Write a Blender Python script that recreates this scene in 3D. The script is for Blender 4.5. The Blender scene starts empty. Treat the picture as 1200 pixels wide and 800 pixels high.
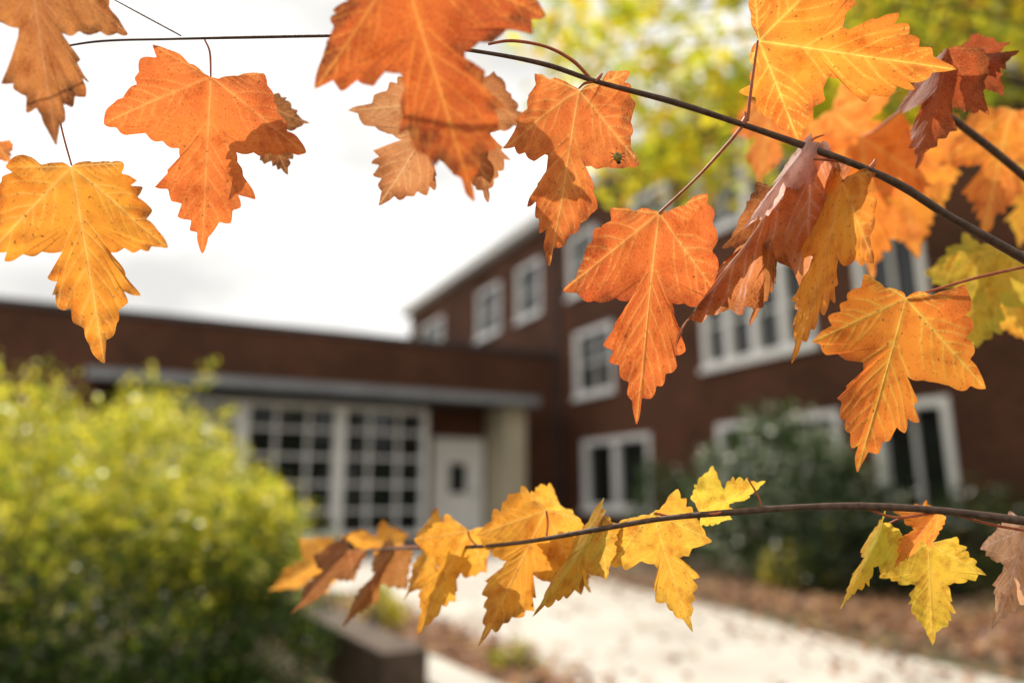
import bpy, math, random
import numpy as np
from mathutils import Vector, Matrix
random.seed(4); RG=np.random.default_rng(4)
sc=bpy.context.scene
sc.view_settings.view_transform='Standard'
try: sc.view_settings.look='None'
except Exception: pass
sc.view_settings.exposure=0
CAMZ=1.1; PITCH=math.radians(12)

# ---------------- node helpers ----------------
def newmat(name):
    m=bpy.data.materials.new(name); m.use_nodes=True
    nt=m.node_tree; nt.nodes.clear()
    return m,nt,nt.nodes.new('ShaderNodeOutputMaterial')
def N(nt,t,**kw):
    n=nt.nodes.new(t)
    for k,v in kw.items():
        if k in n.inputs: n.inputs[k].default_value=v
        else: setattr(n,k,v)
    return n
def mixc(nt,a,b,f,mode='MIX'):
    n=nt.nodes.new('ShaderNodeMix'); n.data_type='RGBA'; n.blend_type=mode
    for idx,v in ((0,f),(6,a),(7,b)):
        if hasattr(v,'links') or isinstance(v,bpy.types.NodeSocket): nt.links.new(v,n.inputs[idx])
        else:
            n.inputs[idx].default_value = v if idx==0 else (*v,1) if len(v)==3 else v
    return n.outputs[2]
def mapr(nt,v,a,b,c=0,d=1):
    n=nt.nodes.new('ShaderNodeMapRange'); n.inputs[1].default_value=a; n.inputs[2].default_value=b
    n.inputs[3].default_value=c; n.inputs[4].default_value=d; nt.links.new(v,n.inputs[0]); return n.outputs[0]
def noise(nt,vec,scale,detail=4):
    n=N(nt,'ShaderNodeTexNoise',Scale=scale,Detail=detail)
    if vec is not None: nt.links.new(vec,n.inputs['Vector'])
    return n.outputs['Fac']
def simple(name,c1,c2,scale=3,rough=.7,bump=.0,spec=.4):
    m,nt,o=newmat(name)
    tc=N(nt,'ShaderNodeTexCoord').outputs['Object']
    f=mapr(nt,noise(nt,tc,scale,6),.3,.7)
    c=mixc(nt,c1,c2,f)
    p=N(nt,'ShaderNodeBsdfPrincipled',Roughness=rough); p.inputs['Specular IOR Level'].default_value=spec
    nt.links.new(c,p.inputs['Base Color'])
    if bump:
        b=N(nt,'ShaderNodeBump',Strength=bump,Distance=.02); nt.links.new(noise(nt,tc,scale*8,4),b.inputs['Height']); nt.links.new(b.outputs[0],p.inputs['Normal'])
    nt.links.new(p.outputs[0],o.inputs[0]); return m

def brick_mat():
    m,nt,o=newmat('brick')
    tc=N(nt,'ShaderNodeTexCoord').outputs['Object']
    s=N(nt,'ShaderNodeSeparateXYZ'); nt.links.new(tc,s.inputs[0])
    ad=N(nt,'ShaderNodeMath',operation='ADD'); nt.links.new(s.outputs[0],ad.inputs[0]); nt.links.new(s.outputs[1],ad.inputs[1])
    cb=N(nt,'ShaderNodeCombineXYZ'); nt.links.new(ad.outputs[0],cb.inputs[0]); nt.links.new(s.outputs[2],cb.inputs[1])
    b=N(nt,'ShaderNodeTexBrick',Scale=1.0)
    b.inputs['Brick Width'].default_value=.215; b.inputs['Row Height'].default_value=.075; b.inputs['Mortar Size'].default_value=.008
    b.inputs['Color1'].default_value=(.135,.045,.022,1); b.inputs['Color2'].default_value=(.075,.027,.016,1); b.inputs['Mortar'].default_value=(.12,.08,.055,1)
    nt.links.new(cb.outputs[0],b.inputs['Vector'])
    f=mapr(nt,noise(nt,tc,.5,5),.3,.7,.65,1.2)
    v=N(nt,'ShaderNodeCombineColor')
    for i in range(3): nt.links.new(f,v.inputs[i])
    c=mixc(nt,b.outputs['Color'],v.outputs[0],1.0,'MULTIPLY')
    p=N(nt,'ShaderNodeBsdfPrincipled',Roughness=.85); p.inputs['Specular IOR Level'].default_value=.15
    bp=N(nt,'ShaderNodeBump',Strength=.5,Distance=.01); nt.links.new(b.outputs['Fac'],bp.inputs['Height']); bp.invert=True
    nt.links.new(bp.outputs[0],p.inputs['Normal'])
    nt.links.new(c,p.inputs['Base Color']); nt.links.new(p.outputs[0],o.inputs[0]); return m

def foliage_mat(name,rough=.4,trans=.4,spec=.5,dark=.35):
    m,nt,o=newmat(name)
    a=N(nt,'ShaderNodeAttribute',attribute_name='col').outputs['Color']
    tc=N(nt,'ShaderNodeTexCoord').outputs['Object']
    f=mapr(nt,noise(nt,tc,30,3),.3,.7,0,dark)
    c=mixc(nt,a,(.03,.04,.01),f)
    p=N(nt,'ShaderNodeBsdfPrincipled',Roughness=rough); p.inputs['Specular IOR Level'].default_value=spec
    t=N(nt,'ShaderNodeBsdfTranslucent'); mx=N(nt,'ShaderNodeMixShader'); mx.inputs[0].default_value=trans
    nt.links.new(c,p.inputs['Base Color']); nt.links.new(c,t.inputs[0])
    nt.links.new(p.outputs[0],mx.inputs[1]); nt.links.new(t.outputs[0],mx.inputs[2]); nt.links.new(mx.outputs[0],o.inputs[0]); return m

def heroleaf_mat():
    m,nt,o=newmat('maple_leaf_surface')
    a=N(nt,'ShaderNodeAttribute',attribute_name='col').outputs['Color']
    lc=N(nt,'ShaderNodeAttribute',attribute_name='lc').outputs['Vector']
    n1=noise(nt,lc,7,7); n2=noise(nt,lc,38,5)
    dk=mixc(nt,a,(.52,.24,.15),1.0,'MULTIPLY')
    c=mixc(nt,a,dk,mapr(nt,n1,.48,.78,0,.8))
    c=mixc(nt,c,(.12,.035,.015),mapr(nt,n2,.60,.74,0,.8))
    vo=N(nt,'ShaderNodeTexVoronoi',feature='DISTANCE_TO_EDGE',Scale=46); nt.links.new(lc,vo.inputs['Vector'])
    ve=mapr(nt,vo.outputs['Distance'],.0,.12,1,0)
    fm=N(nt,'ShaderNodeMath',operation='MULTIPLY'); nt.links.new(ve,fm.inputs[0]); fm.inputs[1].default_value=.24
    c2=mixc(nt,c,(.85,.42,.10),fm.outputs[0])
    p=N(nt,'ShaderNodeBsdfPrincipled',Roughness=.5); p.inputs['Specular IOR Level'].default_value=.25
    b=N(nt,'ShaderNodeBump',Strength=.25,Distance=.0004); nt.links.new(ve,b.inputs['Height']); b.invert=True
    nt.links.new(b.outputs[0],p.inputs['Normal'])
    t=N(nt,'ShaderNodeBsdfTranslucent'); mx=N(nt,'ShaderNodeMixShader'); mx.inputs[0].default_value=.68
    nt.links.new(c2,p.inputs['Base Color']); nt.links.new(c2,t.inputs[0])
    nt.links.new(p.outputs[0],mx.inputs[1]); nt.links.new(t.outputs[0],mx.inputs[2]); nt.links.new(mx.outputs[0],o.inputs[0]); return m

M_brick=brick_mat()
M_white=simple('white_paint',(.80,.79,.77),(.87,.86,.84),2,.45)
M_conc=simple('concrete',(.42,.39,.35),(.60,.57,.52),1.2,.85,.3)
M_tan=simple('tan_render',(.46,.40,.28),(.54,.47,.34),2,.8)
M_metal=simple('grey_metal_fascia',(.20,.21,.23),(.30,.31,.33),1.5,.5)
M_dark=simple('dark_coping',(.03,.03,.032),(.06,.055,.05),3,.6)
M_roof=simple('roof_felt',(.05,.05,.05),(.09,.085,.08),2,.9)
M_timber=simple('weathered_timber',(.05,.032,.022),(.11,.07,.045),6,.8,.4)
M_twig=simple('twig_bark',(.05,.025,.018),(.14,.08,.05),180,.6,.3)
M_petiole=simple('red_petiole',(.34,.06,.03),(.55,.16,.05),200,.45)
M_bark=simple('tree_bark',(.07,.05,.04),(.14,.11,.09),8,.9,.6)
M_fol=foliage_mat('shrub_foliage',.33,.5,.5,.2)
M_crown=foliage_mat('maple_foliage',.45,.70,.3,.12)
M_litter=foliage_mat('leaf_litter',.7,.1,.2)
M_leaf=heroleaf_mat()
m,nt,o=newmat('window_glass')
p=N(nt,'ShaderNodeBsdfPrincipled',Roughness=.04); p.inputs['Base Color'].default_value=(.012,.014,.014,1); p.inputs['Specular IOR Level'].default_value=.5
nz=N(nt,'ShaderNodeTexCoord').outputs['Object']; b=N(nt,'ShaderNodeBump',Strength=.15,Distance=.05); nt.links.new(noise(nt,nz,1.5,2),b.inputs['Height']); nt.links.new(b.outputs[0],p.inputs['Normal'])
nt.links.new(p.outputs[0],o.inputs[0]); M_glass=m
# ground
m,nt,o=newmat('ground_grass_and_soil')
tc=N(nt,'ShaderNodeTexCoord').outputs['Object']
c=mixc(nt,(.07,.05,.03),(.06,.08,.02),mapr(nt,noise(nt,tc,.6,6),.42,.62))
c=mixc(nt,c,(.20,.10,.05),mapr(nt,noise(nt,tc,9,6),.5,.7,0,.7))
p=N(nt,'ShaderNodeBsdfPrincipled',Roughness=.95); b=N(nt,'ShaderNodeBump',Strength=.6,Distance=.05); nt.links.new(noise(nt,tc,20,5),b.inputs['Height']); nt.links.new(b.outputs[0],p.inputs['Normal'])
nt.links.new(c,p.inputs['Base Color']); nt.links.new(p.outputs[0],o.inputs[0]); M_ground=m

# ---------------- object helpers ----------------
def empty(name,loc=(0,0,0),rz=0):
    e=bpy.data.objects.new(name,None); sc.collection.objects.link(e); e.location=loc; e.rotation_euler=(0,0,rz); e.empty_display_size=.2; return e
def mkobj(name,verts,faces,mat,parent=None,smooth=False):
    me=bpy.data.meshes.new(name); me.from_pydata(verts,[],faces); me.update()
    me.materials.append(mat)
    if smooth: me.shade_smooth()
    ob=bpy.data.objects.new(name,me); sc.collection.objects.link(ob)
    if parent: ob.parent=parent
    return ob
class MB:
    def __init__(s): s.v=[]; s.f=[]
    def box(s,x0,x1,y0,y1,z0,z1):
        x0,x1=sorted((x0,x1)); y0,y1=sorted((y0,y1)); b=len(s.v)
        s.v+=[(x0,y0,z0),(x1,y0,z0),(x1,y1,z0),(x0,y1,z0),(x0,y0,z1),(x1,y0,z1),(x1,y1,z1),(x0,y1,z1)]
        s.f+=[tuple(b+i for i in q) for q in ((0,3,2,1),(4,5,6,7),(0,1,5,4),(1,2,6,5),(2,3,7,6),(3,0,4,7))]
    def wb(s,ax,s0,s1,d0,d1,z0,z1):
        if ax=='x': s.box(s0,s1,d0,d1,z0,z1)
        else: s.box(d0,d1,s0,s1,z0,z1)
    def make(s,name,mat,parent=None,bevel=0):
        ob=mkobj(name,s.v,s.f,mat,parent)
        if bevel:
            md=ob.modifiers.new('b','BEVEL'); md.width=bevel; md.segments=2
        return ob
def wall(name,ax,s0,s1,z0,z1,d0,d1,ops,mat,parent):
    mb=MB(); S=sorted(set([s0,s1]+[a for o in ops for a in o[:2]])); Z=sorted(set([z0,z1]+[a for o in ops for a in o[2:4]]))
    for i in range(len(S)-1):
        cs=(S[i]+S[i+1])/2; run=None
        for j in range(len(Z)-1):
            cz=(Z[j]+Z[j+1])/2
            if any(o[0]<cs<o[1] and o[2]<cz<o[3] for o in ops):
                if run is not None: mb.wb(ax,S[i],S[i+1],d0,d1,run,Z[j]); run=None
            elif run is None: run=Z[j]
        if run is not None: mb.wb(ax,S[i],S[i+1],d0,d1,run,z1)
    return mb.make(name,mat,parent)
def window(ax,s0,s1,z0,z1,d,cols,rows,parent,fw=.12,bar=.04,mull=None,sill=True):
    """d : wall face; interior is +d"""
    f=MB(); a,b=d-.05,d+.12
    f.wb(ax,s0,s0+fw,a,b,z0,z1); f.wb(ax,s1-fw,s1,a,b,z0,z1)
    f.wb(ax,s0+fw,s1-fw,a,b,z1-fw,z1); f.wb(ax,s0+fw,s1-fw,a,b,z0,z0+fw)
    mull=mull or []
    for k in range(1,cols):
        c=s0+(s1-s0)*k/cols; w=(.08 if k in mull else bar/2)
        f.wb(ax,c-w,c+w,(a+.02 if k in mull else d+.03),b-.004,z0+fw,z1-fw)
    for k in range(1,rows):
        c=z0+(z1-z0)*k/rows
        f.wb(ax,s0+fw,s1-fw,d+.035,b-.008,c-bar/2,c+bar/2)
    if sill: f.wb(ax,s0-.08,s1+.08,d-.11,d-.051,z0-.07,z0+.02)
    f.make('window_frame',M_white,parent)
    g=MB(); g.wb(ax,s0+.02,s1-.02,d+.09,d+.10,z0+.02,z1-.02); g.make('window_glass',M_glass,parent)

# ---------------- building ----------------
ang=math.atan2(.447,.894)
B=empty('brick_building',(1.23,19.5,0),ang)
RZ=9.0
bw=[]  # (s0,s1,z0,z1,cols,rows,mull)
for s0,s1,c,rw,mu in ((-4.0,-1.25,2,1,[1]),(-8.9,-6.1,4,2,[2]),(-10.7,-9.5,2,1,[]),(-14,-12,2,1,[])): bw.append((s0,s1,.77,2.45,c,rw,mu))
for s0,s1,c,rw,mu in ((-2.7,-.95,2,2,[]),(-8.6,-5.85,4,2,[1,2,3]),(-10.6,-9.45,2,1,[]),(-14,-12,2,2,[])): bw.append((s0,s1,3.55,5.25,c,rw,mu))
for s0,s1,c,rw,mu in ((-2.1,-.7,2,2,[]),(-5,-3.6,2,2,[]),(-8.6,-5.85,4,2,[2]),(-10.6,-9.45,2,2,[]),(-14,-12,2,2,[]),(.85,2.4,1,2,[]),(3.6,5.4,1,2,[]),(8.7,11.3,2,2,[])): bw.append((s0,s1,6.27,7.95,c,rw,mu))
wall('block_wall','y',-16,12.7,0,RZ,0,.35,bw,M_brick,B)
for w in bw: window('y',w[0],w[1],w[2],w[3],.02,w[4],w[5],B,mull=w[6])
r=MB(); r.box(.36,11,-15.9,12.6,0,RZ-.05); r.make('block_body',M_brick,B)
r=MB(); r.box(-.3,11.3,-16.3,13.0,RZ,RZ+.12); r.make('block_roof',M_roof,B)
r=MB(); r.box(-.36,-.22,-16.36,13.06,RZ-.18,RZ+.16); r.box(-.22,11.3,12.9,13.06,RZ-.18,RZ-.005); r.box(-.2,-.004,-16.2,12.9,RZ-.22,RZ-.006); r.make('cornice',M_white,B)
# wing
WZ=4.8
wall('wing_wall','x',-22,-.002,0,WZ,0,.3,[(-3.55,-2.2,.2,2.5)],M_brick,B)
r=MB(); r.box(-22,-.01,.62,9,0,WZ-.1); r.make('wing_body',M_brick,B)
r=MB(); r.box(-22.1,-.03,-.06,9,WZ,WZ+.13); r.make('wing_coping',M_dark,B)
# window bay
X0,X1=-10.4,-3.95
bay=MB(); bay.box(X0,X1,-.7,-.003,0,.2); bay.box(X0,X0+.3,-.7,-.003,.2,3.12); bay.make('bay_base',M_brick,B)
n=3; wd=(X1-X0-.3)/n
for i in range(n): window('x',X0+.3+i*wd,X0+.3+(i+1)*wd-.003,.2,3.1,-.7,3,5,B,fw=.12,bar=.055,sill=False)
r=MB(); r.box(X1-.10,X1+.02,-.56,-.004,.0,3.1); r.make('bay_side_post',M_white,B)
# canopy
r=MB(); r.box(-10.9,-1.45,-1.5,-.005,3.26,3.40); r.make('canopy_slab',M_dark,B)
r=MB(); r.box(-10.95,-1.4,-1.56,-1.503,3.24,3.43); r.box(-1.445,-1.4,-1.5,-.006,3.24,3.43); r.make('canopy_fascia',M_metal,B)
r=MB(); r.box(-2.12,-1.6,-1.2,-.006,0,3.25); r.make('canopy_pier',M_tan,B)
# door
r=MB(); r.box(-3.55,-3.42,-.05,.1,.2,2.5); r.box(-2.33,-2.2,-.05,.1,.2,2.5); r.box(-3.42,-2.33,-.05,.1,2.38,2.5)
r.make('door_frame',M_white,B)
r=MB(); r.box(-3.415,-2.335,.02,.07,.21,2.375)
for a,b_,c_,d_ in ((-3.3,-2.95,.35,.95),(-2.8,-2.45,.35,.95)): r.box(a,b_,.008,.018,c_,d_)
r.box(-3.16,-3.10,-.002,.018,1.1,1.95); r.box(-2.65,-2.59,-.002,.018,1.1,1.95); r.box(-3.10,-2.65,-.002,.018,1.89,1.95); r.box(-3.10,-2.65,-.002,.018,1.1,1.16)
r.make('door_leaf',M_white,B)
r=MB(); r.box(-3.095,-2.655,.006,.017,1.165,1.885); r.make('door_glass',M_glass,B)
r=MB(); r.box(-2.46,-2.42,-.05,.01,1.12,1.28); r.make('door_handle',M_dark,B)
r=MB(); r.box(-3.9,-1.6,-2.2,-.01,.0,.19); r.box(-3.9,-1.6,-2.6,-2.205,0,.1); r.make('door_step',M_conc,B)
# downpipe
vs=[];fs=[]
for i in range(10):
    a=i*math.tau/10
    for z in (0,RZ-.2): vs.append((-.08+.05*math.cos(a),-.14+.05*math.sin(a),z))
for i in range(10): j=(i+1)%10; fs.append((2*i,2*j,2*j+1,2*i+1))
mkobj('downpipe',vs,fs,M_dark,B,True)

# ---------------- ground & paths ----------------
G=250
mkobj('ground',[(-G,-G,0),(G,-G,0),(G,G,0),(-G,G,0)],[(0,1,2,3)],M_ground)
def sheet(name,pts,z,mat,parent=None): return mkobj(name,[(x,y,z) for x,y in pts],[tuple(range(len(pts)))],mat,parent)
sheet('concrete_path',[(.55,2.0),(3.2,1.6),(3.2,4.2),(2.6,5.8),(2.1,7.6),(1.5,9.3),(.9,11.5),(-.6,16.5),(-2.2,16.5),(-3.2,12),(-2.6,9.6),(-1.35,8.0),(-.45,6.4),(.25,4.9)],.006,M_conc)
def strip(name,a,b,w,h,mat,bev=.01):
    a=Vector(a);b=Vector(b);L=(b-a).length
    mb=MB(); mb.box(0,L,-w/2,w/2,0,h); ob=mb.make(name,mat,None,bev); ob.location=(a.x,a.y,0); ob.rotation_euler=(0,0,math.atan2((b-a).y,(b-a).x)); return ob
strip('concrete_kerb',(-3.0,8.7),(-.1,3.9),.30,.13,M_conc)
strip('timber_edging',(-2.75,7.8),(-.56,4.1),.26,.30,M_timber)

# ---------------- leaf clouds ----------------
def T_oval():
    v=np.array([(0,-.5,0),(.26,-.1,.05),(.2,.25,.04),(0,.5,-.03),(-.2,.25,.04),(-.26,-.1,.05)]); f=[(0,1,2,3),(0,3,4,5)]
    return v,f
def T_maple():
    o=[(0,-.05),(.3,-.12),(.33,.05),(.5,.25),(.2,.3),(.24,.5),(0,.9),(-.24,.5),(-.2,.3),(-.5,.25),(-.33,.05),(-.3,-.12)]
    v=[(0,.25,.05)]+[(x,y-.0,-.12*abs(x)) for x,y in o]
    n=len(o); return np.array(v)-np.array((0,.3,0)),[(0,1+i,1+(i+1)%n) for i in range(n)]
def leaf_cloud(name,pts,size,tmpl,cols,mat,parent=None,up=.3,seed=1,flat=None):
    g=np.random.default_rng(seed); V,F=tmpl; n=len(pts); k=len(V)
    nrm=g.normal(size=(n,3)); nrm/=np.linalg.norm(nrm,axis=1)[:,None]
    nrm[:,2]+=up; 
    if flat: nrm=g.normal(size=(n,3))*flat; nrm[:,2]=1
    nrm/=np.linalg.norm(nrm,axis=1)[:,None]
    t=g.normal(size=(n,3)); x=np.cross(t,nrm); x/=np.linalg.norm(x,axis=1)[:,None]; y=np.cross(nrm,x)
    s=size*(.6+.7*g.random(n))[:,None,None]
    P=pts[:,None,:]+s*(V[None,:,0:1]*x[:,None]+V[None,:,1:2]*y[:,None]+V[None,:,2:3]*nrm[:,None])
    P=P.reshape(-1,3)
    fl=np.array([len(f) for f in F]); fi=np.array([i for f in F for i in f])
    L=(fi[None,:]+(np.arange(n)*k)[:,None]).ravel(); tot=np.tile(fl,n)
    me=bpy.data.meshes.new(name); me.vertices.add(len(P)); me.vertices.foreach_set('co',P.astype(np.float32).ravel())
    me.loops.add(len(L)); me.loops.foreach_set('vertex_index',L.astype(np.int32))
    me.polygons.add(len(tot)); st=np.concatenate(([0],np.cumsum(tot)[:-1])); me.polygons.foreach_set('loop_start',st.astype(np.int32))
    me.update(calc_edges=True)
    ca=me.color_attributes.new('col','FLOAT_COLOR','POINT')
    C=np.ones((n,k,4)); C[:,:,:3]=cols[:,None,:]; ca.data.foreach_set('color',C.astype(np.float32).ravel())
    me.materials.append(mat)
    ob=bpy.data.objects.new(name,me); sc.collection.objects.link(ob)
    if parent: ob.parent=parent
    return ob
def pal(n,cols,w,g,jit=.25):
    c=np.array(cols)[g.choice(len(cols),n,p=np.array(w)/sum(w))]; return c*(1+jit*(g.random((n,1))*2-1))
def clumps(g,center,rad,ncl,nleaf,cr,shell=.55):
    d=g.normal(size=(ncl,3)); d/=np.linalg.norm(d,axis=1)[:,None]
    rr=shell+(1-shell)*g.random(ncl)**.6
    c=np.array(center)+d*rr[:,None]*np.array(rad)
    p=c[:,None,:]+g.normal(size=(ncl,nleaf,3))*cr*(.5+.8*g.random((ncl,1,1)))
    idx=np.repeat(np.arange(ncl),nleaf)
    return p.reshape(-1,3),idx
def stems(name,base,targets,r,mat,parent):
    cu=bpy.data.curves.new(name,'CURVE'); cu.dimensions='3D'; cu.bevel_depth=1; cu.bevel_resolution=2
    for t in targets:
        t=Vector(t); b0=Vector(base)+Vector((random.uniform(-.15,.15),random.uniform(-.15,.15),0))*min(1,r*20)
        sp=cu.splines.new('POLY'); sp.points.add(6)
        for i in range(7):
            f=i/6; q=b0.lerp(t,f); q.z=b0.z+(t.z-b0.z)*(f**.8); q+=Vector((random.uniform(-1,1),random.uniform(-1,1),random.uniform(-.5,.5)))*.05*(t-b0).length*(f*(1-f))*2
            sp.points[i].co=(*q,1); sp.points[i].radius=r*(1-.85*f)
    cu.materials.append(mat); ob=bpy.data.objects.new(name,cu); sc.collection.objects.link(ob); ob.parent=parent; return ob
def shrub(name,base,lobes,size,palette,w,seed,nleafper=60,cr=.13,shoots=None,sunlit_pal=None,sunlit_z=None):
    e=empty(name,(0,0,0)); g=np.random.default_rng(seed); P=[];
    for (c,r_,ncl) in lobes:
        p,_=clumps(g,c,r_,ncl,nleafper,cr); P.append(p)
    if shoots is not None:
        for s in shoots:
            a=np.array(s[0]);b_=np.array(s[1]); t=g.random((s[2],1)); P.append(a+(b_-a)*t+g.normal(size=(s[2],3))*.035)
    P=np.concatenate(P); P=P[P[:,2]>.03]
    C=pal(len(P),palette,w,g)
    if sunlit_pal:  # sunlit top painted into the leaf colours, more leaves with height
        pr=np.clip((P[:,2]-sunlit_z[0])/(sunlit_z[1]-sunlit_z[0]),0,1); sel=g.random(len(P))<pr*.92
        C[sel]=pal(sel.sum(),sunlit_pal,[1]*len(sunlit_pal),g)
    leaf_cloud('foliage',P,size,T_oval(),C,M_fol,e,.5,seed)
    tg=[tuple(P[i]) for i in g.choice(len(P),14)]
    stems('stems',(base[0],base[1],0),tg,.02,M_bark,e)
    return e
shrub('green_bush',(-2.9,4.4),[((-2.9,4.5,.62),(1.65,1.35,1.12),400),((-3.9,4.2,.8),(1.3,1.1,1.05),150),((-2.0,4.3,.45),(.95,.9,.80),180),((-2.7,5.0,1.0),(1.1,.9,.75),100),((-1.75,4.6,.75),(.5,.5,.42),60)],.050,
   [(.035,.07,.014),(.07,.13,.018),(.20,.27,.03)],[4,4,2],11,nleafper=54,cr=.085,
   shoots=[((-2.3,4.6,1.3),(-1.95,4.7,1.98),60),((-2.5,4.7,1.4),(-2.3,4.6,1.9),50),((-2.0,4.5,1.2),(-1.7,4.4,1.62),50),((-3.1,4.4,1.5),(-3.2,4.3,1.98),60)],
   sunlit_pal=[(.84,.76,.04),(.90,.80,.08),(.62,.66,.05),(.92,.82,.18),(.3,.38,.04)],sunlit_z=(.40,1.10))  # bright yellows paint the sunlit upper part of the bush
shrub('rhododendron_shrub',(3.7,10.3),[((3.7,10.3,1.1),(1.15,1.0,1.15),130),((4.3,10.0,.8),(.9,.9,.8),60)],.12,[(.04,.08,.025),(.07,.12,.035),(.55,.60,.46)],[4,4,2.2],12,nleafper=34,cr=.15)  # palest leaf colour paints the blotchy highlights
shrub('dark_shrub',(2.7,12.2),[((2.7,12.3,.8),(.9,.8,.95),70)],.08,[(.025,.05,.018),(.045,.08,.02)],[1,1],13,nleafper=45,cr=.14)
shrub('dark_shrub',(5.3,8.8),[((5.4,8.8,.5),(1.2,.9,.6),110),((4.0,8.8,.35),(.9,.5,.45),60)],.07,[(.02,.04,.015),(.04,.07,.02),(.3,.25,.03)],[4,4,.5],14,nleafper=45,cr=.13)
shrub('yellow_shrub',(3.2,9.0),[((3.25,8.95,.26),(.36,.28,.26),20)],.06,[(.65,.52,.03),(.2,.24,.03)],[1,1],15,nleafper=30,cr=.08)
shrub('yellow_shrub',(-1.15,6.0),[((-1.15,6.3,.16),(.28,.26,.20),18)],.05,[(.85,.68,.04),(.5,.5,.03)],[1,1],16,nleafper=34,cr=.06)
shrub('yellow_shrub',(0,5.0),[((-.02,5.05,.05),(.14,.13,.08),8)],.04,[(.7,.6,.03),(.25,.3,.03)],[1,1],17,nleafper=40,cr=.04)
# fallen leaves
g=np.random.default_rng(5)
pts=[]
def scatter(n,poly_c,sx,sy,rot):
    p=g.normal(size=(n,2))*np.array([sx,sy]); c,s=math.cos(rot),math.sin(rot)
    p=np.stack([p[:,0]*c-p[:,1]*s+poly_c[0],p[:,0]*s+p[:,1]*c+poly_c[1]],1); pts.append(p)
scatter(1700,(-.65,6.0),.24,1.4,.52); scatter(2600,(3.1,7.8),.6,2.2,.55); scatter(1500,(4.0,6.0),.9,1.2,.3)
pts.append(g.uniform((-4,3),(6,14),(1100,2)))
P=np.concatenate(pts); P=np.column_stack([P,.02+.03*g.random(len(P))])
leaf_cloud('fallen_leaves',P,.075,T_maple(),pal(len(P),[(.34,.14,.07),(.46,.23,.11),(.24,.10,.06),(.55,.36,.14),(.5,.32,.25)],[3,3,3,1,1.5],g),M_litter,None,0,7,flat=.35)

# ---------------- background maple tree ----------------
def tube(name,chains,mat,parent,res=5):
    """chains: list of (points, radii)"""
    cu=bpy.data.curves.new(name,'CURVE'); cu.dimensions='3D'; cu.bevel_depth=1; cu.bevel_resolution=res; cu.use_fill_caps=True
    for pts,rad in chains:
        pts=[Vector(p) for p in pts]; Q=[];R=[]
        n=len(pts)
        for i in range(n-1):
            p0=pts[max(i-1,0)];p1=pts[i];p2=pts[i+1];p3=pts[min(i+2,n-1)]
            for k in range(10):
                t=k/10; Q.append(.5*((2*p1)+(p2-p0)*t+(2*p0-5*p1+4*p2-p3)*t*t+(3*p1-p0-3*p2+p3)*t**3)); R.append(rad[i]*(1-t)+rad[i+1]*t)
        Q.append(pts[-1]);R.append(rad[-1])
        sp=cu.splines.new('POLY'); sp.points.add(len(Q)-1)
        for i,q in enumerate(Q): sp.points[i].co=(*q,1); sp.points[i].radius=R[i]
    cu.materials.append(mat); ob=bpy.data.objects.new(name,cu); sc.collection.objects.link(ob)
    if parent: ob.parent=parent
    return ob
def maple(name,base,lobes,h,seed,size,palette,w,nleaf,cr,density=1):
    e=empty(name,(0,0,0)); g=np.random.default_rng(seed); P=[];cen=[]
    for c,r_,ncl in lobes:
        p,i=clumps(g,c,r_,ncl,nleaf,cr,.25); P.append(p); cen+= [p[j*nleaf:(j+1)*nleaf].mean(0) for j in range(0,ncl,3)]
    P=np.concatenate(P); 
    leaf_cloud('crown_leaves',P,size,T_maple(),pal(len(P),palette,w,g),M_crown,e,.2,seed)
    b=Vector((base[0],base[1],-.1)); top=Vector((base[0]-.3,base[1]+.2,h))
    ch=[([b,b.lerp(top,.3)+Vector((.08,0,0)),b.lerp(top,.65),top],[.26,.19,.13,.05])]
    for c in cen:
        c=Vector(c); f=min(.85,max(.25,(c.z-1.2)/h)); s=b.lerp(top,f); L=(c-s).length
        mid=s.lerp(c,.5)+Vector((0,0,.12*L)); ch.append(([s,mid,c],[.04 if L>2 else .025,.014,.004]))
    tube('trunk_and_limbs',ch,M_bark,e,3); return e
YG=[(.90,.78,.04),(.74,.75,.05),(.45,.54,.04),(.92,.58,.04),(.22,.3,.03)]
maple('maple_tree',(6.1,5.6),[((2.6,7.2,6.5),(2.9,1.5,1.5),62),((4.6,6.6,5.9),(1.7,1.2,1.5),46),((.9,6.8,5.6),(1.1,1.1,.9),22),((2.1,7.0,4.8),(1.6,.9,.65),42),((3.7,6.2,4.9),(1.5,.7,.7),30)],7.5,21,.13,YG,[3.5,3,2,1,.8],26,.20)
# unseen trees added behind the viewpoint to block low sky and darken window reflections
e=empty('sky_blocking_trees'); g=np.random.default_rng(31); PP=[]
for i in range(9):
    x=-40+i*10+g.uniform(-1.5,1.5); p,_=clumps(g,(x,-26+g.uniform(-3,3),4.2),(4.0,3,3.2),36,12,.9,.3); PP.append(p)
PP=np.concatenate(PP); leaf_cloud('blocker_crowns',PP,1.2,T_maple(),pal(len(PP),[(.08,.11,.03),(.2,.14,.04),(.05,.08,.02)],[3,2,3],g),M_crown,e,.2,31)
tube('blocker_trunks',[([(-40+i*10,-26,0),(-40+i*10,-26,5)],[.3,.15]) for i in range(9)],M_bark,e,2)

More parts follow.
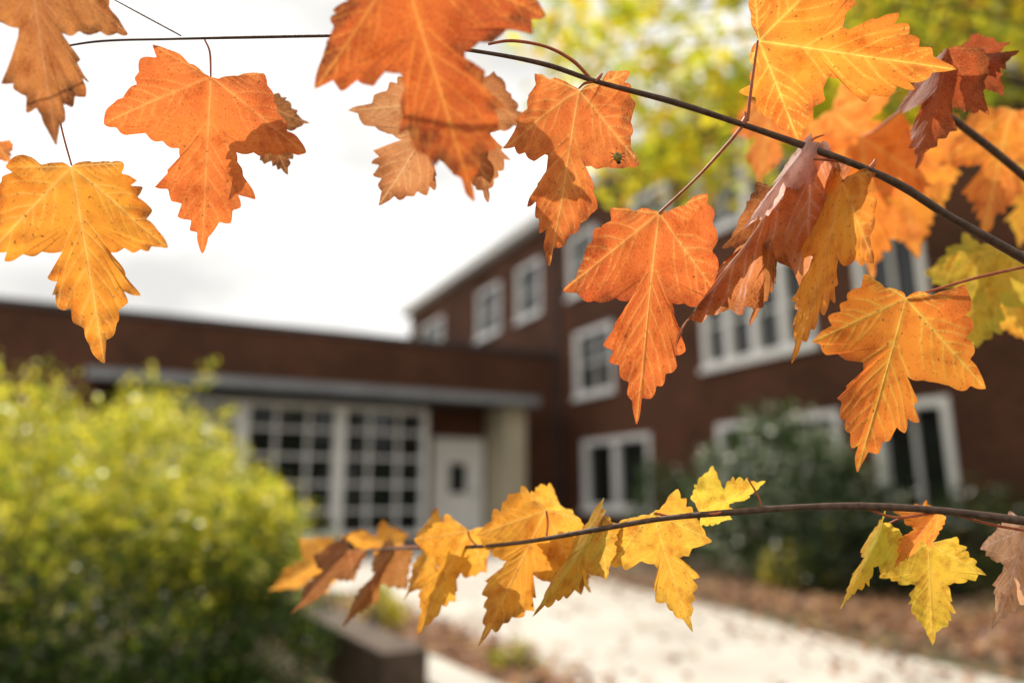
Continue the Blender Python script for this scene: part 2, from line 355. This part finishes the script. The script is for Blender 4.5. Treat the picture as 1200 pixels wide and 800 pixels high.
# ---------------- hero branches ----------------
U=.0006; D0=.51
cp,sp_=math.cos(PITCH),math.sin(PITCH)
def W(x,y,m=1.0):
    """point on the hanging branch's own tilted sheet (0.6 mm grid), m = how far the sheet point stands off"""
    a=(x-600)*U*m; b=(400-y)*U*m; f=D0*m
    return Vector((a, f*cp-b*sp_, CAMZ+f*sp_+b*cp))
HALF=[(0,0),(.06,-.03),(.16,-.045),(.25,-.08),(.35,-.10),(.345,-.04),(.415,-.01),(.395,.05),(.455,.085),(.43,.14),(.495,.195),(.475,.24),(.53,.30),(.60,.395),(.50,.380),(.465,.425),(.39,.402),(.335,.440),(.27,.418),(.185,.43),(.19,.49),(.250,.555),(.222,.575),(.295,.665),(.215,.665),(.225,.74),(.155,.745),(.155,.82),(.102,.82),(.085,.885),(.045,.91),(0,1.03)]
def leaf(name,base,tip,m,wf,cin,cout,cvein,seed,parent,fold=.15,curl=.1,yaw=0,m2=None,brown=.3,wave=.03,sidecurl=0):
    g=np.random.default_rng(seed); m2=m2 or m
    b0=W(*base,m); t0=W(*tip,m2); yv=(t0-b0); L=yv.length; yv.normalize()
    toc=(Vector((0,0,CAMZ))-b0).normalized()
    xv=yv.cross(toc).normalized(); nv=xv.cross(yv).normalized()
    R=Matrix.Rotation(math.radians(yaw),3,yv); xv=R@xv; nv=R@nv
    H=np.array(HALF)
    sinus=g.uniform(0,.35)
    def side(sg):
        h=H.copy(); j=g.normal(size=h.shape)*.014; j[0]=0; j[-1]=0; h=h+j
        lat=np.exp(-((h[:,1]-.33)/.16)**2)*np.clip(h[:,0]/.4,0,1); h[:,0]*=1+lat*g.uniform(-.16,.12); h[:,1]+=lat*g.uniform(-.07,.07)
        h[:,0]*=1-sinus*np.exp(-((h[:,1]-.455)/.06)**2)*np.exp(-(h[:,0]/.35)**4)
        bas=np.exp(-((h[:,1]+.06)/.1)**2); h[:,1]-=bas*h[:,0]*g.uniform(-.35,.2)
        h[:,0]*=sg; return h
    r=side(1); l=side(-1); poly=np.concatenate([r,l[::-1][1:]])
    seg=np.diff(poly,axis=0); ln=np.linalg.norm(seg,axis=1); cum=np.concatenate(([0],np.cumsum(ln))); NB=460
    s=np.linspace(0,cum[-1],NB,endpoint=False); bx=np.interp(s,cum,poly[:,0]); by=np.interp(s,cum,poly[:,1])
    k=np.clip(np.searchsorted(cum,s,side='right')-1,0,len(ln)-1); f=(s-cum[k])/ln[k]
    nx=seg[k,1]/ln[k]; ny=-seg[k,0]/ln[k]
    amp=np.random.default_rng(seed+9).random(len(ln))[k]
    bow=ln[k]*np.sin(np.pi*f)*(amp*.16-.01)+.0015*np.sin(s*60)
    bx+=nx*bow; by+=ny*bow
    kr=np.array([.2,.6,.2]); bx=np.convolve(np.r_[bx[-1],bx,bx[0]],kr,'valid'); by=np.convolve(np.r_[by[-1],by,by[0]],kr,'valid')
    cx,cy=0,.28
    th=np.unwrap(np.arctan2(by-cy,bx-cx)); rr=np.hypot(bx-cx,by-cy); th=np.maximum.accumulate(th)+np.arange(NB)*1e-5
    bx=cx+rr*np.cos(th); by=cy+rr*np.sin(th)
    NR=52; t=np.linspace(0,1,NR)**.85; t=t[1:]
    X=np.concatenate([[cx],(cx+np.outer(t,bx-cx)).ravel()]); Y=np.concatenate([[cy],(cy+np.outer(t,by-cy)).ravel()])
    T=np.concatenate([[0],np.repeat(t,NB)])
    segs=[]
    rt=r[13]*.97; lt=l[13]*.97; rb=r[4]*.93; lb=l[4]*.93
    for tg,w in (((0,1.0),.0062),(rt,.005),(lt,.005),(rb,.0036),(lb,.0036)):
        tg=np.array(tg); ML=np.linalg.norm(tg); d=tg/ML; segs.append((np.zeros(2),tg,w,1.0))
        central=w>.006
        for sg in (1,-1):
            fr=.22 if not central else .24
            while fr<.92:
                a=math.radians(40+g.uniform(-7,7))*sg; dd=np.array((d[0]*math.cos(a)-d[1]*math.sin(a),d[0]*math.sin(a)+d[1]*math.cos(a)))
                ll=(ML*.62*(1-fr)+.05)*(1 if central else .75)
                p0=tg*fr; mid=p0+dd*ll*.5; a2=-.22*sg; d2=np.array((dd[0]*math.cos(a2)-dd[1]*math.sin(a2),dd[0]*math.sin(a2)+dd[1]*math.cos(a2)))
                segs.append((p0,mid,.0032,.68)); segs.append((mid,mid+d2*ll*.5,.0026,.5))
                fr+=g.uniform(.08,.13) if central else g.uniform(.11,.17)
    vein=np.zeros(len(X)); halo=np.zeros(len(X))
    for p0,p1,w,st in segs:
        dv=p1-p0; q=np.clip(((X-p0[0])*dv[0]+(Y-p0[1])*dv[1])/(dv@dv),0,1)
        dd=np.hypot(X-p0[0]-q*dv[0],Y-p0[1]-q*dv[1]); ww=w*(1-.45*q)
        vein=np.maximum(vein,st*np.exp(-(dd/ww)**2)); halo=np.maximum(halo,st*np.exp(-(dd/(ww*5))**2))
    def sn(fq,sd):
        gg=np.random.default_rng(sd); o_=0
        for _ in range(6):
            a=gg.normal(size=2)*fq; o_=o_+np.sin(X*a[0]+Y*a[1]+gg.random()*6.28)
        return o_/3.5
    n1=sn(6,seed*7+1); n2=sn(24,seed*7+2); n3=sn(6,seed*7+3)
    mix=np.clip(.35+.40*T**2+.42*n1+.16*n2-.3*halo,0,1)[:,None]
    C=np.array(cin)*(1-mix)+np.array(cout)*mix
    bm=np.clip((T-.84+.18*n2+.16*n1)*4.5*brown,0,.9)[:,None]; C=C*(1-bm)+np.array((.11,.035,.018))*bm
    vv=np.clip(vein*.8+halo*.15,0,1)[:,None]; C=C*(1-vv)+np.array(cvein)*vv
    ax=np.abs(X)
    Z=-fold*(np.sqrt(ax**2+.0016)-.04)+curl*(Y-.15)**2+wave*n3*T**1.5*1.5+.35*wave*n2*T**2-sidecurl*ax**2*2
    Z+= -.0025*vein-.0025*halo
    XX=X*wf
    co=np.array(b0)+L*(XX[:,None]*np.array(xv)+Y[:,None]*np.array(yv)+Z[:,None]*np.array(nv))
    i=np.arange(NB); j=(i+1)%NB
    tri=np.stack([np.zeros(NB,int),1+i,1+j],1)
    Q=[]
    for kx in range(NR-2):
        a=1+kx*NB; Q.append(np.stack([a+i,a+NB+i,a+NB+j,a+j],1))
    Q=np.concatenate(Q)
    Lp=np.concatenate([tri.ravel(),Q.ravel()]); tot=np.concatenate([np.full(NB,3),np.full(len(Q),4)])
    me=bpy.data.meshes.new(name); me.vertices.add(len(co)); me.vertices.foreach_set('co',co.astype(np.float32).ravel())
    me.loops.add(len(Lp)); me.loops.foreach_set('vertex_index',Lp.astype(np.int32)); me.polygons.add(len(tot))
    me.polygons.foreach_set('loop_start',np.concatenate(([0],np.cumsum(tot)[:-1])).astype(np.int32)); me.update(calc_edges=True); me.shade_smooth()
    ca=me.color_attributes.new('col','FLOAT_COLOR','POINT'); CC=np.ones((len(co),4)); CC[:,:3]=np.clip(C,0,1); ca.data.foreach_set('color',CC.astype(np.float32).ravel())
    la=me.attributes.new('lc','FLOAT_VECTOR','POINT'); lc=np.stack([X+seed*3.1,Y+seed*1.7,np.zeros_like(X)+seed],1); la.data.foreach_set('vector',lc.astype(np.float32).ravel())
    me.materials.append(M_leaf)
    ob=bpy.data.objects.new(name,me); sc.collection.objects.link(ob); ob.parent=parent; return ob

OR=(.82,.22,.045); RO=(.62,.11,.035); YE=(.90,.54,.06); GO=(.86,.37,.04); BR=(.30,.10,.04); DR=(.24,.035,.02); VY=(.92,.56,.16); VG=(.84,.66,.14); GR=(.46,.46,.05); TAN=(.58,.28,.13); PINK=(.84,.66,.66)
A=empty('maple_branch'); A2=empty('maple_branch')
Ls=[ # base,tip,m,wf,cin,cout,cvein,kw
 ((28,-75),(66,172),.84,.62,(.42,.15,.05),(.5,.2,.06),TAN,dict(brown=.7,fold=.25)),
 ((-6,165),(-20,205),1.2,1,OR,BR,VY,dict()),
 ((84,194),(121,420),1.0,.74,(.88,.38,.04),(.78,.24,.03),VY,dict(brown=.6,fold=.18,curl=.08,yaw=-8)),
 ((247,90),(237,293),1.0,.86,OR,(.66,.14,.04),(.88,.38,.12),dict(brown=.2,fold=.12)),
 ((300,120),(338,206),1.12,.9,BR,(.2,.08,.03),TAN,dict(brown=.9,fold=.4)),
 ((470,-42),(556,236),.79,.80,(.66,.15,.03),(.46,.08,.025),(.82,.36,.08),dict(brown=.6,fold=.15,curl=.12)),
 ((520,120),(448,240),1.12,1.1,TAN,(.55,.2,.08),(.75,.45,.22),dict(brown=.35,fold=.2,yaw=15)),
 ((545,105),(572,236),1.18,.9,(.5,.2,.08),BR,TAN,dict(brown=.5,fold=.3)),
 ((678,104),(648,310),1.0,.70,(.75,.25,.06),(.72,.16,.04),(.9,.50,.16),dict(brown=.4,fold=.14,yaw=10)),
 ((772,250),(745,490),1.0,.66,(.76,.18,.04),RO,(.92,.50,.15),dict(brown=.35,fold=.14,yaw=-6)),
 ((888,48),(1108,80),1.02,.80,(.84,.33,.035),(.76,.20,.03),VG,dict(brown=.25,fold=.1)),
 ((1112,62),(1076,198),1.1,.62,DR,(.50,.10,.03),(.5,.15,.05),dict(brown=.5,fold=.4,yaw=20)),
 ((1108,85),(1188,66),1.12,.85,(.4,.07,.03),DR,BR,dict(brown=.6,fold=.5,yaw=-30)),
 ((1125,60),(1175,110),1.16,.8,DR,(.45,.08,.03),BR,dict(brown=.6,fold=.4,yaw=10)),
 ((1010,160),(1022,325),1.6,.75,(.88,.28,.03),OR,VY,dict(brown=0)),
 ((1050,175),(1075,300),1.7,.8,OR,GO,VY,dict(brown=0)),
 ((975,130),(1045,190),1.7,1.0,(.88,.3,.05),OR,VY,dict(brown=0)),
 ((905,120),(890,218),1.7,.8,(.8,.26,.06),OR,VY,dict(brown=0)),
 ((1080,150),(1105,245),1.8,.9,OR,GO,VY,dict(brown=0)),
 ((1185,130),(1152,275),1.55,.7,GO,OR,VY,dict(brown=.1)),
 ((1215,200),(1195,290),1.7,.8,GO,YE,VY,dict(brown=.1)),
 ((948,172),(800,408),1.0,.32,(.66,.30,.14),(.55,.18,.06),PINK,dict(brown=.4,fold=.7,yaw=30,wave=.05)),
 ((950,165),(872,268),.985,.30,PINK,(.78,.55,.52),(.9,.8,.78),dict(brown=.0,fold=.6,yaw=20,wave=.05)),
 ((915,225),(884,378),1.04,.42,(.48,.17,.05),BR,TAN,dict(brown=.6,fold=.5,yaw=-25,wave=.06)),
 ((987,212),(938,424),1.0,.40,(.85,.40,.05),(.8,.26,.04),VY,dict(brown=.3,fold=.2,yaw=15,curl=.2)),
 ((1062,350),(1008,548),1.0,.76,(.86,.34,.04),(.80,.20,.035),VG,dict(brown=.15,fold=.13,yaw=6)),
 ((1172,290),(1118,422),1.35,.85,YE,GR,VG,dict(brown=.1,fold=.2)),
 ((1150,300),(1125,380),1.3,.9,GR,YE,VG,dict(brown=.1,fold=.2)),
 ((1160,320),(1205,400),1.45,.9,YE,GO,VG,dict(brown=.1,fold=.2)),
]
Lo=[
 ((822,600),(893,562),1.02,.85,YE,(.7,.58,.06),VG,dict(brown=.15,fold=.35,yaw=35)),
 ((765,600),(806,732),1.03,.80,(.87,.42,.05),(.86,.50,.06),VG,dict(brown=.3,fold=.2,yaw=-12)),
 ((708,605),(632,720),1.05,.42,(.6,.46,.08),GO,VG,dict(brown=.4,fold=.4,yaw=25)),
 ((640,598),(568,748),1.12,.74,(.86,.44,.05),(.82,.34,.04),VY,dict(brown=.3,fold=.25,yaw=10)),
 ((655,590),(600,640),1.2,1.0,GO,YE,VY,dict(brown=.2,fold=.3,yaw=-30)),
 ((655,625),(690,690),1.15,.7,YE,GO,VG,dict(brown=.3,fold=.3)),
 ((548,622),(492,735),1.2,.68,(.85,.46,.05),GO,VY,dict(brown=.3,fold=.3,yaw=-10)),
 ((520,615),(478,700),1.25,.7,(.75,.44,.06),GO,VY,dict(brown=.3,fold=.4,yaw=25)),
 ((462,640),(408,730),1.4,.45,BR,(.4,.2,.06),TAN,dict(brown=.6,fold=.5,yaw=20)),
 ((410,645),(345,715),1.45,.5,BR,(.2,.09,.04),TAN,dict(brown=.8,fold=.5)),
 ((470,640),(400,628),1.6,.6,(.7,.35,.06),GO,VY,dict(brown=.1,fold=.3)),
 ((390,650),(318,690),1.9,.7,(.6,.3,.06),GO,VY,dict(brown=.2,fold=.3)),
 ((1038,615),(988,712),1.02,.42,(.62,.58,.06),YE,VG,dict(brown=.1,fold=.35,yaw=30)),
 ((1100,600),(1048,662),1.0,.6,OR,GO,VY,dict(brown=.2,fold=.4,yaw=-25)),
 ((1088,636),(1093,750),1.06,.78,YE,(.72,.52,.05),VG,dict(brown=.15,fold=.2)),
 ((1204,618),(1168,732),1.0,.62,(.75,.45,.28),(.6,.36,.22),PINK,dict(brown=.3,fold=.4,yaw=10,wave=.08)),
]
for i,l in enumerate(Ls): leaf('leaf_%d'%(i+1),l[0],l[1],l[2],l[3],l[4],l[5],l[6],100+i+(20 if 13<=i<16 else 0),A,**l[7])
for i,l in enumerate(Lo): leaf('leaf_%d'%(i+1),l[0],l[1],l[2],l[3],l[4],l[5],l[6],200+i,A2,**l[7])
mm=.001
def ch(pts,r0,r1,bumps=True):
    P_=[W(*p) for p in pts]; n=len(P_); return (P_,[ (r0+(r1-r0)*i/(n-1))*mm*(1+.18*((i%2)*1)) for i in range(n)])
tube('branch',[
 ch([(395,44,1),(480,50,1.02),(570,62,1),(640,76,1),(700,96,1),(790,120,1),(870,146,1),(945,172,1),(1010,196,1),(1060,220,1),(1110,252,1),(1205,306,1),(1400,420,1.1)],1.0,3.0),
 ([W(1400,420,1.1),W(1900,500,2.2),Vector((3.2,3.0,1.9)),Vector((6.0,5.5,2.6))],[.003,.008,.03,.05]),
 ch([(40,62,1),(112,49,1),(200,46,1),(290,44,1),(395,42,1)],.5,1.0),
 ch([(125,-5,1.02),(160,14,1.01),(212,42,1)],.35,.5),
 ch([(1075,110,1.25),(1130,150,1.25),(1210,215,1.25),(1420,400,1.3)],2.2,4.0)],M_twig,A)
tube('petioles',[
 ch([(572,52,1),(600,48,1),(640,55,1),(672,72,1),(695,96,1)],.9,1.2),
 ch([(870,148,1),(850,172,1),(815,210,1),(772,250,1)],1.1,.8),
 ch([(876,142,1),(880,105,1),(888,48,1)],1.1,.8),
 ch([(1018,202,1),(990,190,1),(948,186,1)],1.2,.8),
 ch([(1018,203,1),(1003,206,1),(987,212,1)],1.0,.8),
 ch([(1205,312,1),(1150,324,1),(1100,338,1),(1062,350,1)],1.0,.8),
 ch([(240,47,1),(246,62,1),(247,90,1)],.6,.6), ch([(66,120,1),(74,158,1),(84,194,1)],.5,.6),
 ch([(695,96,1),(685,98,1),(678,104,1)],1,.7),
 ch([(1010,160,1.6),(1030,150,1.4),(1075,112,1.25)],1,.9)],M_petiole,A)
tube('buds',[ch([(870,146,1),(874,138,1),(873,131,1)],2.2,.4),ch([(1018,200,1),(1024,192,1),(1026,186,1)],2.2,.4),ch([(698,96,1),(703,90,1),(706,86,1)],1.8,.4),ch([(948,172,1),(953,163,1),(966,158,1)],1.2,.3)],M_petiole,A)
tube('branch',[
 ch([(372,648,1.6),(440,644,1.45),(500,642,1.3),(560,640,1.18),(620,634,1.1),(700,620,1.05),(780,607,1.02),(870,599,1),(940,594,1),(1010,593,1),(1090,597,1),(1205,611,1),(1400,640,1.1)],.9,2.8),
 ([W(1400,640,1.1),W(1900,640,2.4),Vector((3.5,3.2,1.3)),Vector((6.05,5.6,1.6))],[.003,.008,.03,.05])],M_twig,A2)
tube('petioles',[
 ch([(560,640,1.18),(552,632,1.2),(548,622,1.2)],.8,.7),ch([(640,632,1.1),(642,612,1.12),(640,598,1.12)],.8,.7),
 ch([(700,620,1.05),(706,610,1.05),(708,604,1.05)],.8,.7),ch([(790,606,1.02),(776,603,1.03),(765,600,1.03)],.8,.7),
 ch([(893,596,1),(888,580,1),(876,560,1)],.7,.5),ch([(845,600,1),(835,602,1),(822,600,1.02)],.8,.7),
 ch([(1010,593,1),(1050,606,1),(1100,600,1)],.8,.6),ch([(1205,622,1),(1160,614,1),(1120,603,1),(1090,597,1)],.9,.8),
 ch([(1100,600,1),(1060,606,1.01),(1038,615,1.02)],.8,.6),ch([(500,642,1.3),(480,640,1.33),(462,640,1.35)],.7,.6)],M_petiole,A2)
# beetle sitting on a leaf
bt=empty('beetle'); c=W(724,184,.975)
def ell(name,c,r,mat,seg=16):
    vs=[];fs=[]
    for i in range(9):
        ph=math.pi*i/8
        for j in range(seg):
            a=math.tau*j/seg; vs.append((c[0]+r[0]*math.sin(ph)*math.cos(a),c[1]+r[1]*math.sin(ph)*math.sin(a),c[2]+r[2]*math.cos(ph)))
    for i in range(8):
        for j in range(seg): k=(j+1)%seg; fs.append((i*seg+j,(i+1)*seg+j,(i+1)*seg+k,i*seg+k))
    return mkobj(name,vs,fs,mat,bt,True)
M_b1=simple('beetle_shell',(.02,.015,.01),(.55,.45,.04),420,.3); M_b2=simple('beetle_black',(.01,.01,.01),(.03,.02,.02),100,.35)
ell('shell',c,(.0030,.0018,.0036),M_b1); ell('head',c+Vector((.0005,0,-.004)),(.0016,.0012,.0013),M_b2)
tube('legs',[([c+Vector((s*.002,0,dz*.0016)),c+Vector((s*.0042,.0,dz*.0026)),c+Vector((s*.0052,.0012,dz*.0042))],[.0003,.00025,.00015]) for s in (-1,1) for dz in (-1,0,1)],M_b2,bt,2)

# ---------------- world, sun, camera ----------------
el=math.radians(48); az=math.radians(-24)
S=Vector((math.sin(az)*math.cos(el),math.cos(az)*math.cos(el),math.sin(el)))
w=bpy.data.worlds.new('World'); sc.world=w; w.use_nodes=True; nt=w.node_tree; nt.nodes.clear()
o=nt.nodes.new('ShaderNodeOutputWorld'); bg=nt.nodes.new('ShaderNodeBackground'); bg.inputs[1].default_value=.15
sky=nt.nodes.new('ShaderNodeTexSky'); sky.sky_type='NISHITA'; sky.sun_disc=False; sky.sun_elevation=el; sky.sun_rotation=az
tc=nt.nodes.new('ShaderNodeTexCoord').outputs['Generated']
mp=nt.nodes.new('ShaderNodeMapping'); mp.inputs['Scale'].default_value=(1,1,2.2); nt.links.new(tc,mp.inputs[0])
n1=noise(nt,mp.outputs[0],2.6,7)
dt=nt.nodes.new('ShaderNodeVectorMath'); dt.operation='DOT_PRODUCT'; nt.links.new(tc,dt.inputs[0]); dt.inputs[1].default_value=(math.sin(az)*.85,math.cos(az)*.85,.5)
gl=mapr(nt,dt.outputs['Value'],-.6,.8,.34,.75)
ad=N(nt,'ShaderNodeMath',operation='ADD'); nt.links.new(gl,ad.inputs[0]); nt.links.new(n1,ad.inputs[1])
mask=mapr(nt,ad.outputs[0],.45,.85,0,1)
cloudv=mapr(nt,n1,.38,.58,5.7,9.2)
cc=nt.nodes.new('ShaderNodeCombineColor')
for i,kk in enumerate((1.0,.98,.945)):
    q=N(nt,'ShaderNodeMath',operation='MULTIPLY'); nt.links.new(cloudv,q.inputs[0]); q.inputs[1].default_value=kk; nt.links.new(q.outputs[0],cc.inputs[i])
cl=mixc(nt,sky.outputs[0],cc.outputs[0],mask)
nt.links.new(cl,bg.inputs[0]); nt.links.new(bg.outputs[0],o.inputs[0])
sl=bpy.data.lights.new('sun','SUN'); sl.energy=5.0; sl.angle=math.radians(.5); sl.color=(1,.91,.77)
so=bpy.data.objects.new('sun',sl); sc.collection.objects.link(so); so.rotation_euler=S.to_track_quat('Z','Y').to_euler()
cam=bpy.data.cameras.new('camera'); co=bpy.data.objects.new('camera',cam); sc.collection.objects.link(co)
co.location=(0,0,CAMZ); co.rotation_euler=(math.radians(90)+PITCH,0,0); cam.lens=25.5; cam.sensor_width=36; cam.clip_start=.02; cam.clip_end=1000
cam.dof.use_dof=True; cam.dof.focus_distance=.512; cam.dof.aperture_fstop=2.1; cam.dof.aperture_blades=9
sc.camera=co
